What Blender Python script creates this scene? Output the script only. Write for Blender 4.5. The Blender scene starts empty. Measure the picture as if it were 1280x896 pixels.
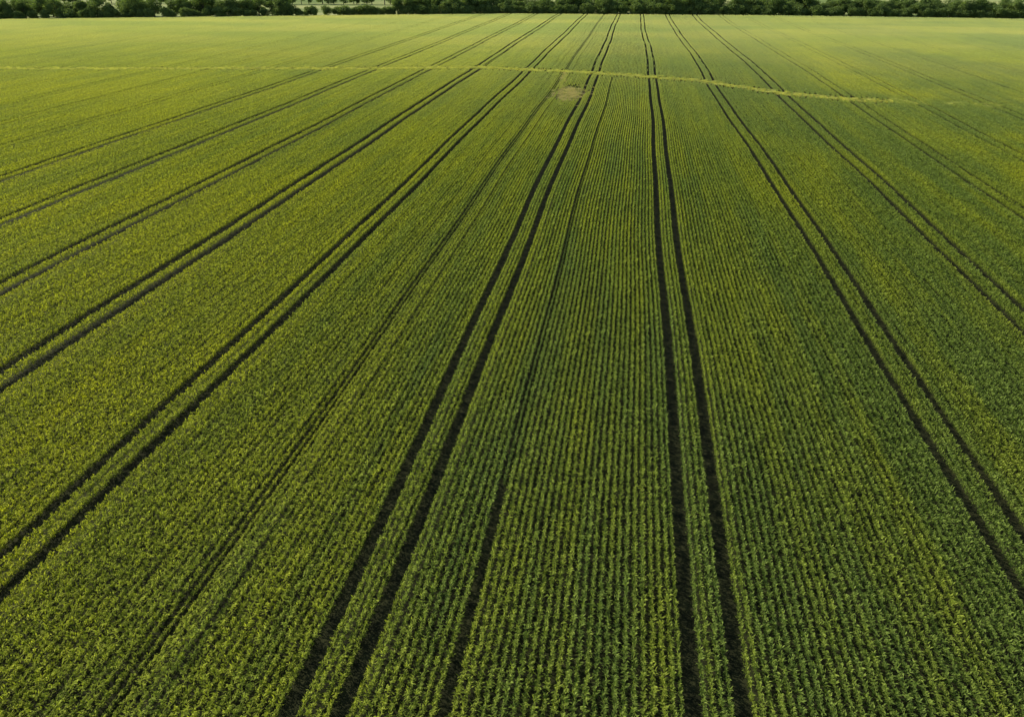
import bpy, math, random
import numpy as np
from mathutils import Vector
rng=np.random.default_rng(7); random.seed(7)
S=bpy.context.scene
H=24.0; PITCH=math.radians(30.3); YAW=math.radians(9.37)

# ---------- camera
cd=bpy.data.cameras.new("camera"); cam=bpy.data.objects.new("camera",cd); S.collection.objects.link(cam)
cam.location=(0,0,H); cam.rotation_euler=(math.pi/2-PITCH,0,YAW)
cd.sensor_width=36; cd.lens=23.99; cd.clip_end=20000; S.camera=cam

# ---------- light
az=math.radians(-68); el=math.radians(28)
sd=Vector((math.sin(az)*math.cos(el),math.cos(az)*math.cos(el),math.sin(el)))
ld=bpy.data.lights.new("sun","SUN"); ld.energy=5.0; ld.angle=math.radians(.5); ld.color=(1,.94,.78)
lo=bpy.data.objects.new("sun",ld); S.collection.objects.link(lo); lo.rotation_euler=sd.to_track_quat('Z','Y').to_euler()
w=bpy.data.worlds.new("World"); S.world=w; w.use_nodes=True
sky=w.node_tree.nodes.new("ShaderNodeTexSky"); sky.sky_type='NISHITA'; sky.sun_disc=False
sky.sun_elevation=el; sky.sun_rotation=az%(2*math.pi)
bg=w.node_tree.nodes["Background"]; bg.inputs[1].default_value=.12
w.node_tree.links.new(sky.outputs[0],bg.inputs[0])
S.view_settings.view_transform='Standard'; S.view_settings.look='None'

# ---------- node helpers
class NT:
    def __init__(s,name):
        s.m=bpy.data.materials.new(name); s.m.use_nodes=True; s.t=s.m.node_tree; s.t.nodes.clear()
        s.out=s.n("ShaderNodeOutputMaterial")
    def n(s,t,**k):
        x=s.t.nodes.new(t)
        for a,b in k.items(): setattr(x,a,b)
        return x
    def l(s,a,b): s.t.links.new(a,b)
    def pos(s): return s.n("ShaderNodeNewGeometry").outputs["Position"]
    def noise(s,vec,scale,detail=3,stretch=(1,1,1),lo=.35,hi=.65):
        mp=s.n("ShaderNodeMapping"); mp.inputs["Scale"].default_value=stretch; s.l(vec,mp.inputs[0])
        t=s.n("ShaderNodeTexNoise"); t.inputs["Scale"].default_value=scale; t.inputs["Detail"].default_value=detail
        s.l(mp.outputs[0],t.inputs["Vector"])
        return s.rng(t.outputs["Fac"],lo,hi)
    def rng(s,v,lo,hi,a=0,b=1):
        r=s.n("ShaderNodeMapRange",interpolation_type='SMOOTHSTEP'); s.l(v,r.inputs[0])
        r.inputs[1].default_value=lo; r.inputs[2].default_value=hi; r.inputs[3].default_value=a; r.inputs[4].default_value=b
        return r.outputs[0]
    def math(s,op,a,b):
        m=s.n("ShaderNodeMath",operation=op)
        for i,v in enumerate((a,b)):
            if isinstance(v,(int,float)): m.inputs[i].default_value=v
            else: s.l(v,m.inputs[i])
        return m.outputs[0]
    def mix(s,f,a,b,mode='MIX'):
        m=s.n("ShaderNodeMix",data_type='RGBA',blend_type=mode)
        for i,v in ((0,f),(6,a),(7,b)):
            if isinstance(v,(int,float)): m.inputs[i].default_value=v
            elif isinstance(v,tuple): m.inputs[i].default_value=(*v,1)
            else: s.l(v,m.inputs[i])
        return m.outputs[2]
    def attr(s,name):
        return s.n("ShaderNodeAttribute",attribute_name=name).outputs["Fac"]
    def leaf(s,col,trans=.35,rough=.5,spec=.3,tcol=None):
        p=s.n("ShaderNodeBsdfPrincipled"); p.inputs["Roughness"].default_value=rough
        p.inputs["Specular IOR Level"].default_value=spec
        s.l(col,p.inputs["Base Color"])
        t=s.n("ShaderNodeBsdfTranslucent")
        s.l(s.mix(1.0,col,tcol or (1.38,1.38,.6),'MULTIPLY'),t.inputs[0])
        x=s.n("ShaderNodeMixShader"); x.inputs[0].default_value=trans
        s.l(p.outputs[0],x.inputs[1]); s.l(t.outputs[0],x.inputs[2]); s.l(x.outputs[0],s.out.inputs[0])

# ---------- crop material
C=NT("crop_leaf"); P=C.pos()
sep=C.n("ShaderNodeSeparateXYZ"); C.l(P,sep.inputs[0])
big=C.noise(P,.022,4,(1,.55,0)); mid=C.noise(P,.16,3,(1,.35,0)); streak=C.noise(P,.55,3,(1,.03,0))
tone=C.attr("tone"); rnd=C.n("ShaderNodeObjectInfo").outputs["Random"]
west=C.rng(sep.outputs[0],22,-45)
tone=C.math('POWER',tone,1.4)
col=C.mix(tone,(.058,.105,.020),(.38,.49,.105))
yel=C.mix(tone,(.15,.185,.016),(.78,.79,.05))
f=C.math('ADD',C.math('MULTIPLY',west,.46),C.math('MULTIPLY',big,.34))
f=C.math('ADD',f,C.math('MULTIPLY',C.math('SUBTRACT',mid,.5),.24))
f=C.math('ADD',f,C.math('MULTIPLY',C.math('SUBTRACT',streak,.5),.3))
f=C.math('ADD',f,C.math('MULTIPLY',C.math('SUBTRACT',rnd,.5),.10))
east=C.math('MULTIPLY',C.rng(sep.outputs[0],34,58),C.noise(P,.035,4,(1,.5,0),.42,.6))
f=C.math('ADD',f,C.math('MULTIPLY',east,.9))
cl=C.n("ShaderNodeClamp"); C.l(f,cl.inputs[0]); f=cl.outputs[0]
col=C.mix(f,col,yel)
far_haze=C.rng(sep.outputs[1],70,330,0,.8)  # aerial haze painted into the leaf colour, growing with distance
haze_col=C.mix(C.noise(P,.02,4,(.6,1.4,0)),(.62,.69,.38),(.78,.78,.42))  # pale tint carrying the haze and the lighter distant crop
col=C.mix(far_haze,col,haze_col)
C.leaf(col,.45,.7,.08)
# verge grass
G=NT("verge_grass"); Pg=G.pos()
colg=G.mix(G.attr("tone"),(.38,.41,.09),(.76,.75,.24)); G.leaf(colg,.4,.7,.1)
D2=NT("dry_grass"); D2.leaf(D2.mix(D2.attr("tone"),(.34,.30,.12),(.74,.66,.32)),.35,.7,.1)
# soil
So=NT("field_soil"); Ps=So.pos()
b=So.n("ShaderNodeBsdfPrincipled"); b.inputs["Roughness"].default_value=.95; b.inputs["Specular IOR Level"].default_value=.1
c=So.mix(So.noise(Ps,1.5,5),(.016,.018,.008),(.038,.040,.016))
So.l(c,b.inputs["Base Color"]); So.l(b.outputs[0],So.out.inputs[0])
# meadow
M=NT("meadow"); Pm=M.pos(); b=M.n("ShaderNodeBsdfPrincipled"); b.inputs["Roughness"].default_value=.95; b.inputs["Specular IOR Level"].default_value=.05
c=M.mix(M.noise(Pm,.012,5,(1,2.2,1)),(.16,.23,.06),(.50,.50,.20)); c=M.mix(M.math('MULTIPLY',M.noise(Pm,.3,4),.5),c,(.26,.32,.11)); 
M.l(c,b.inputs["Base Color"]); M.l(b.outputs[0],M.out.inputs[0])
# tree
T=NT("tree_foliage"); ti=T.n("ShaderNodeObjectInfo").outputs["Random"]
c=T.mix(T.attr("tone"),(.055,.095,.035),(.24,.33,.10)); c=T.mix(T.math('MULTIPLY',ti,.5),c,(.20,.27,.10)); T.leaf(c,.35,.7,.1)
B=NT("bark"); b=B.n("ShaderNodeBsdfPrincipled"); b.inputs["Roughness"].default_value=.9
B.l(B.mix(B.noise(B.pos(),3,4),(.06,.045,.03),(.12,.10,.07)),b.inputs["Base Color"]); B.l(b.outputs[0],B.out.inputs[0])

def mesh_np(name,v,tris,mats,tone=None,mi=None):
    me=bpy.data.meshes.new(name)
    v=np.asarray(v,np.float32); tris=np.asarray(tris,np.int32)
    me.vertices.add(len(v)); me.vertices.foreach_set("co",v.ravel())
    me.loops.add(tris.size); me.loops.foreach_set("vertex_index",tris.ravel())
    me.polygons.add(len(tris)); me.polygons.foreach_set("loop_start",np.arange(0,tris.size,tris.shape[1],dtype=np.int32))
    for m in mats: me.materials.append(m)
    if mi is not None: me.polygons.foreach_set("material_index",np.asarray(mi,np.int32))
    me.update(calc_edges=True)
    if tone is not None:
        a=me.attributes.new("tone",'FLOAT','POINT'); a.data.foreach_set("value",np.asarray(tone,np.float32))
    return me

# ---------- leafy row segment
SEG=4.0; ROW=0.36
def leaves(base,azi,ln,wd,e0,droop):
    n=len(azi); d=np.stack([np.cos(azi),np.sin(azi),np.zeros(n)],1); s=np.stack([-d[:,1],d[:,0],np.zeros(n)],1)
    up=np.array([0,0,1.0])
    midp=base+d*(ln*.5*np.cos(e0))[:,None]+up*(ln*.5*np.sin(e0))[:,None]
    e1=e0-droop
    tip=midp+d*(ln*.55*np.cos(e1))[:,None]+up*(ln*.55*np.sin(e1))[:,None]
    tl=rng.normal(0,.3,n)[:,None]*up
    a=midp+(s+tl)*(wd*.5)[:,None]; c=midp-(s+tl)*(wd*.5)[:,None]
    v=np.stack([base,a,c,tip],1).reshape(-1,3)
    i=np.arange(n)[:,None]*4
    t=np.concatenate([i+[0,1,2],i+[1,3,2]],1).reshape(-1,3)
    return v,t
def segment(name,hgt=.55,sp=.145,nl=17,spread=.035,mat=None):
    bs=[];tn=[]
    npl=int(SEG/sp)
    for k in range(npl):
        y=-SEG/2+(k+.5)*sp+rng.normal(0,.04); x=rng.normal(0,.024)
        ph=hgt*rng.uniform(.75,1.15); pt=rng.uniform(-.15,.15)
        z=ph*np.sqrt(rng.uniform(.03,1,nl))*.84
        b=np.stack([x+rng.normal(0,spread,nl),y+rng.normal(0,spread,nl),z],1)
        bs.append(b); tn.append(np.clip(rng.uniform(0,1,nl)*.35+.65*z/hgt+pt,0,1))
    b=np.concatenate(bs); t=np.concatenate(tn); n=len(b)
    v,tr=leaves(b,rng.uniform(0,2*np.pi,n),rng.uniform(.12,.21,n),rng.uniform(.032,.058,n),rng.uniform(.3,1.4,n),rng.uniform(.2,1.2,n))
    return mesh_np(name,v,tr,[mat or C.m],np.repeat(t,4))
def hidden_collection(name,meshes):
    c=bpy.data.collections.new(name)
    for m in meshes: c.objects.link(bpy.data.objects.new(m.name,m))
    return c

# ---------- field layout (row coordinate X -> world x)
def sm(a,b,x):
    t=np.clip((x-a)/(b-a),0,1); return t*t*(3-2*t)
def bend(X,Y):
    return (-2.0*sm(40,170,Y)*np.exp(-((X-19)/10)**2) -2.8*sm(175,350,Y)/(1+np.exp(-(X+3)/4))
            +.5*sm(60,160,Y)*np.exp(-((X+9.6)/8)**2) +.14*np.sin(Y/17+X/11)+.06*np.sin(Y/6.3+X/5))
EDGE=np.array([[-420,270],[-290,309],[-64,384],[60,392],[176,387],[300,395],[420,405]])
def edgeY(x): return np.interp(x,EDGE[:,0],EDGE[:,1])
CT=np.array([[-420,100],[-260,138],[-157,161.5],[-77.8,174.7],[-38.6,183],[-9.8,178.8],[14.3,170],[29.4,156],[42.3,150.5],[70,146],[140,150],[300,160]])
def ctY(x): return np.interp(x,CT[:,0],CT[:,1])
tram=[-9.61,4.82,19.15,30.6,-25.6,-39.05,-50.7,-63.8,-76.7,42.5,54,67,80,93,106,119,132,145,158,171]+[-76.7-13.4*k for k in range(1,20)]
gap={}; wide=set()
for t in tram:
    i=round((t-.9)/ROW)
    if -79<t<-30:
        ks=(0,1,5,6)
        wide|={i+1,i+5}
    else: ks=(0,5)
    for k in ks: gap[i+k]=t
nbL={i-1 for i in gap}-set(gap); nbR={i+1 for i in gap}-set(gap)
kX=round(-5.0/ROW); jX=round(-16.8/ROW)
pts=[];rot=[];scl=[]
gp=[];gr=[];gs=[]; dp=[];dr=[];ds=[]
for i in range(int(-400/ROW),int(330/ROW)):
    sh=.12 if -30<i*ROW<-20 else .06
    X=i*ROW+(-sh if i in nbL else sh if i in nbR else 0)
    off=(i*0.37%1)*SEG
    Y=np.arange(-6+off,430,SEG)
    x=X+bend(X,Y); dxdy=(bend(X,Y+1)-bend(X,Y-1))/2
    F=-x*math.sin(YAW)+Y*math.cos(YAW); L=x*math.cos(YAW)+Y*math.sin(YAW)
    D=F*math.cos(PITCH)+H*math.sin(PITCH)
    ok=(F>4)&(np.abs(L)<.77*D+26)&(Y<edgeY(x)-5)
    dd=Y-ctY(x)
    ok&=~((dd<1.8)&(dd>-3.0)&(x<50))
    sz=np.full(len(Y),1.0)*rng.uniform(.92,1.08)*rng.uniform(.92,1.08,len(Y))
    sx=np.ones(len(Y))
    if i in gap:
        g=rng.uniform(0,1,len(Y)); weak=gap[i]>38 or gap[i]<-79
        thr=.75 if i in wide else (.2 if abs(gap[i])<45 else .45)
        keep=((dd>0)&(g<thr))|(weak&(g<.5))
        ok&=keep; sz*=.5; sx*=.7
    if i in nbL or i in nbR: sx*=.8
    if i==kX:
        ok&=(Y>26); sz*=np.where(Y<50,.7,np.where(Y<172,.42,1)); sx*=np.where(Y<172,.65,1)
    if i in (jX,jX+1): sz*=.5; sx*=.8
    if i in (jX-1,jX+2,jX+5,jX-6): sz*=.82
    bare=((x+12.5)/3.2)**2+((Y-148)/10)**2
    thin=bare+rng.normal(0,.35,len(Y))<1
    sz=np.where(thin,sz*rng.uniform(.15,.6,len(Y)),sz)
    n=ok.sum()
    if n:
        flip=rng.integers(0,2,n)*math.pi
        pts.append(np.stack([x[ok],Y[ok],np.zeros(n)+.01],1)); rot.append(np.stack([np.zeros(n),np.zeros(n),flip-np.arctan(dxdy[ok])],1))
        scl.append(np.stack([sx[ok]*rng.uniform(.92,1.12,n),np.full(n,1.03),sz[ok]],1))
pts=np.concatenate(pts);rot=np.concatenate(rot);scl=np.concatenate(scl)
# verge strip tufts across the field
for x in np.arange(-330,85,.8):
    for q in np.arange(-1.3,2.0,.65):
        if random.random()<.12: continue
        if x>46 and random.random()<(x-40)/45: continue
        gp.append((x+rng.normal(0,.3),ctY(x)+q+rng.normal(0,.45)+.5*math.sin(x/9),.01)); gr.append((0,0,rng.uniform(0,6.28))); k=rng.uniform(.5,1.1); gs.append((1.6,.4,k))
for a in rng.normal(0,1,(230,2)):
    dp.append((-12.2+a[0]*1.7,148+a[1]*5,.01)); dr.append((0,0,rng.uniform(0,6.28))); ds.append((1.4,.4,rng.uniform(.3,.8)))
for k in range(60): # lodged strips leading away from the patch
    dp.append((-14.6+random.uniform(-.5,.5)-k*.03,152+k*.45,.01)); dr.append((0,0,rng.uniform(0,6.28))); ds.append((1.0,.3,rng.uniform(.5,1.0)))
gp=np.array(gp);gr=np.array(gr);gs=np.array(gs)

def scatter(name,pts,rot,scl,coll,idx=None):
    me=bpy.data.meshes.new(name); me.vertices.add(len(pts)); me.vertices.foreach_set("co",pts.astype(np.float32).ravel())
    a=me.attributes.new("rot",'FLOAT_VECTOR','POINT'); a.data.foreach_set("vector",rot.astype(np.float32).ravel())
    a=me.attributes.new("scl",'FLOAT_VECTOR','POINT'); a.data.foreach_set("vector",scl.astype(np.float32).ravel())
    nv=len(coll.objects)
    a=me.attributes.new("idx",'INT','POINT'); a.data.foreach_set("value",rng.integers(0,nv,len(pts)).astype(np.int32) if idx is None else idx)
    me.update()
    ob=bpy.data.objects.new(name,me); S.collection.objects.link(ob)
    ng=bpy.data.node_groups.new(name+"_scatter",'GeometryNodeTree')
    ng.interface.new_socket("Geometry",in_out='INPUT',socket_type='NodeSocketGeometry')
    ng.interface.new_socket("Geometry",in_out='OUTPUT',socket_type='NodeSocketGeometry')
    N=ng.nodes.new; gi=N("NodeGroupInput"); go=N("NodeGroupOutput"); ip=N("GeometryNodeInstanceOnPoints")
    ci=N("GeometryNodeCollectionInfo"); ci.inputs[0].default_value=coll; ci.inputs["Separate Children"].default_value=True
    ip.inputs["Pick Instance"].default_value=True
    def na(nm,ty):
        x=N("GeometryNodeInputNamedAttribute"); x.data_type=ty; x.inputs[0].default_value=nm; return x.outputs[0]
    ln=ng.links.new
    e2r=N("FunctionNodeEulerToRotation"); ln(na("rot",'FLOAT_VECTOR'),e2r.inputs[0])
    ln(gi.outputs[0],ip.inputs["Points"]); ln(ci.outputs[0],ip.inputs["Instance"]); ln(na("idx",'INT'),ip.inputs["Instance Index"])
    ln(e2r.outputs[0],ip.inputs["Rotation"]); ln(na("scl",'FLOAT_VECTOR'),ip.inputs["Scale"]); ln(ip.outputs[0],go.inputs[0])
    md=ob.modifiers.new("scatter",'NODES'); md.node_group=ng
    return ob
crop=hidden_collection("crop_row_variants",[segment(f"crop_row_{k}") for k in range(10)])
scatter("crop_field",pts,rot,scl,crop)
gc=hidden_collection("verge_variants",[segment(f"verge_{k}",.5,.3,18,.16,G.m) for k in range(4)])
scatter("grass_verge",gp,gr,gs,gc)
dc=hidden_collection("dry_variants",[segment(f"dry_{k}",.5,.3,18,.16,D2.m) for k in range(4)])
scatter("dry_grass_patch",np.array(dp),np.array(dr),np.array(ds),dc)

# ---------- ground
def poly(name,vs,mat):
    me=bpy.data.meshes.new(name); me.from_pydata(vs,[],[list(range(len(vs)))]); me.materials.append(mat)
    o=bpy.data.objects.new(name,me); S.collection.objects.link(o); return o
R=9000
poly("ground",[(-R,-R,-.03),(R,-R,-.03),(R,R,-.03),(-R,R,-.03)],M.m)
poly("field_soil",[(-420,-60,0),(420,-60,0)]+[(x,y,0) for x,y in EDGE[::-1]],So.m)

# ---------- trees
def tree_mesh(name,h,r,low=.12,n=1300):
    V=[];Fc=[];MI=[];TN=[]
    def cone(p,q,r0,r1,k=6):
        p=Vector(p);q=Vector(q);d=(q-p).normalized();a=d.orthogonal().normalized();b=d.cross(a);s=len(V)
        for c,rr in((p,r0),(q,r1)):
            for j in range(k):
                t=2*math.pi*j/k; V.append(tuple(c+a*math.cos(t)*rr+b*math.sin(t)*rr)); TN.append(.5)
        for j in range(k):
            j2=(j+1)%k; Fc.extend([(s+j,s+j2,s+k+j2),(s+j,s+k+j2,s+k+j)]); MI.extend([1,1])
    cone((0,0,0),(random.uniform(-.2,.2),0,h*.6),.035*h,.015*h)
    blobs=[]
    for k in range(12):
        t=k/12*6.28*2+random.uniform(-.5,.5); zz=h*random.uniform(.22,.8); rr=r*random.uniform(.3,.65)
        if k==0: zz=h*.82; rr=.1
        c=(math.cos(t)*rr,math.sin(t)*rr,zz); blobs.append((np.array(c),r*random.uniform(.34,.52)))
        cone((0,0,h*random.uniform(.15,.4)),c,.014*h,.005*h,4)
    per=n//12
    for c,br in blobs:
        d=rng.normal(0,1,(per,3)); d/=np.linalg.norm(d,axis=1)[:,None]
        p=c+d*br*(rng.uniform(.45,1.08,per)[:,None])*np.array([1,1,.85]); p[:,2]=np.maximum(p[:,2],h*low)
        bt=rng.uniform(-.25,.25)
        for q,dd in zip(p,d):
            s=rng.uniform(.2,.4); a=rng.normal(0,1,3)+dd*.3; a/=np.linalg.norm(a); b=np.cross(a,rng.normal(0,1,3)); b/=np.linalg.norm(b)
            k=len(V); V.extend([tuple(q+a*s),tuple(q+b*s*.8),tuple(q-a*s*.7-b*s*.3)]); TN.extend([float(np.clip(rng.uniform(0,1)*.7+bt+.15,0,1))]*3)
            Fc.append((k,k+1,k+2)); MI.append(0)
    return mesh_np(name,V,Fc,[T.m,B.m],TN,MI)
tv=[tree_mesh(f"tree_{k}",random.uniform(6.5,9.5),random.uniform(3.2,4.6),n=3400) for k in range(7)]+[tree_mesh(f"shrub_{k}",4.2,3.4,.03,2400) for k in range(4)]
tc=hidden_collection("tree_variants",tv)
tp=[];tr=[];ts=[];ti=[]
def put(x,y,kind,s):
    tp.append((x,y,0)); tr.append((0,0,random.uniform(0,6.28))); ts.append((s*random.uniform(.85,1.25),s*random.uniform(.85,1.25),s*random.uniform(.8,1.15)))
    ti.append(random.randrange(4,11) if kind else random.randrange(4))
x=-400.0
while x<330:
    y=edgeY(x)
    if -168<x<-122: # thinner gap with low shrubs
        if random.random()<.85: put(x,y+random.uniform(1,4),0,random.uniform(.8,1.1))
        x+=random.uniform(2.2,3.6)
    elif x<-168:
        put(x,y+random.uniform(3,10),1,random.uniform(.75,1.1))
        put(x+random.uniform(-2,2),y+random.uniform(0,3),0,random.uniform(.7,1.05))
        if random.random()<.5: put(x+random.uniform(-3,3),y+random.uniform(12,22),1,random.uniform(.8,1.1))
        x+=random.uniform(2.4,4.5) if math.sin(x*.13)<.8 else random.uniform(4,7)
    else:
        put(x,y+random.uniform(3,8),1,random.uniform(.65,1.05))
        put(x+random.uniform(-2,2),y+random.uniform(0,2.5),0,random.uniform(.7,1.15))
        if random.random()<.6: put(x+random.uniform(-3,3),y+random.uniform(9,18),1,random.uniform(.8,1.1))
        x+=random.uniform(1.8,3.4)
for (x0,y0,x1,y1,st,s) in [(-420,420,-120,460,5,.9),(-120,450,120,470,6,.9),(-60,640,500,600,9,1.2),(-600,700,0,760,9,1.3)]:
    n=int(math.hypot(x1-x0,y1-y0)/st)
    for k in range(n):
        t=k/n
        if math.sin(k*.21+x0)>.75: continue
        put(x0+(x1-x0)*t+random.uniform(-2,2),y0+(y1-y0)*t+random.uniform(-4,4),1,s*random.uniform(.7,1.1))
scatter("distant_trees",np.array(tp),np.array(tr),np.array(ts),tc,np.array(ti,np.int32))
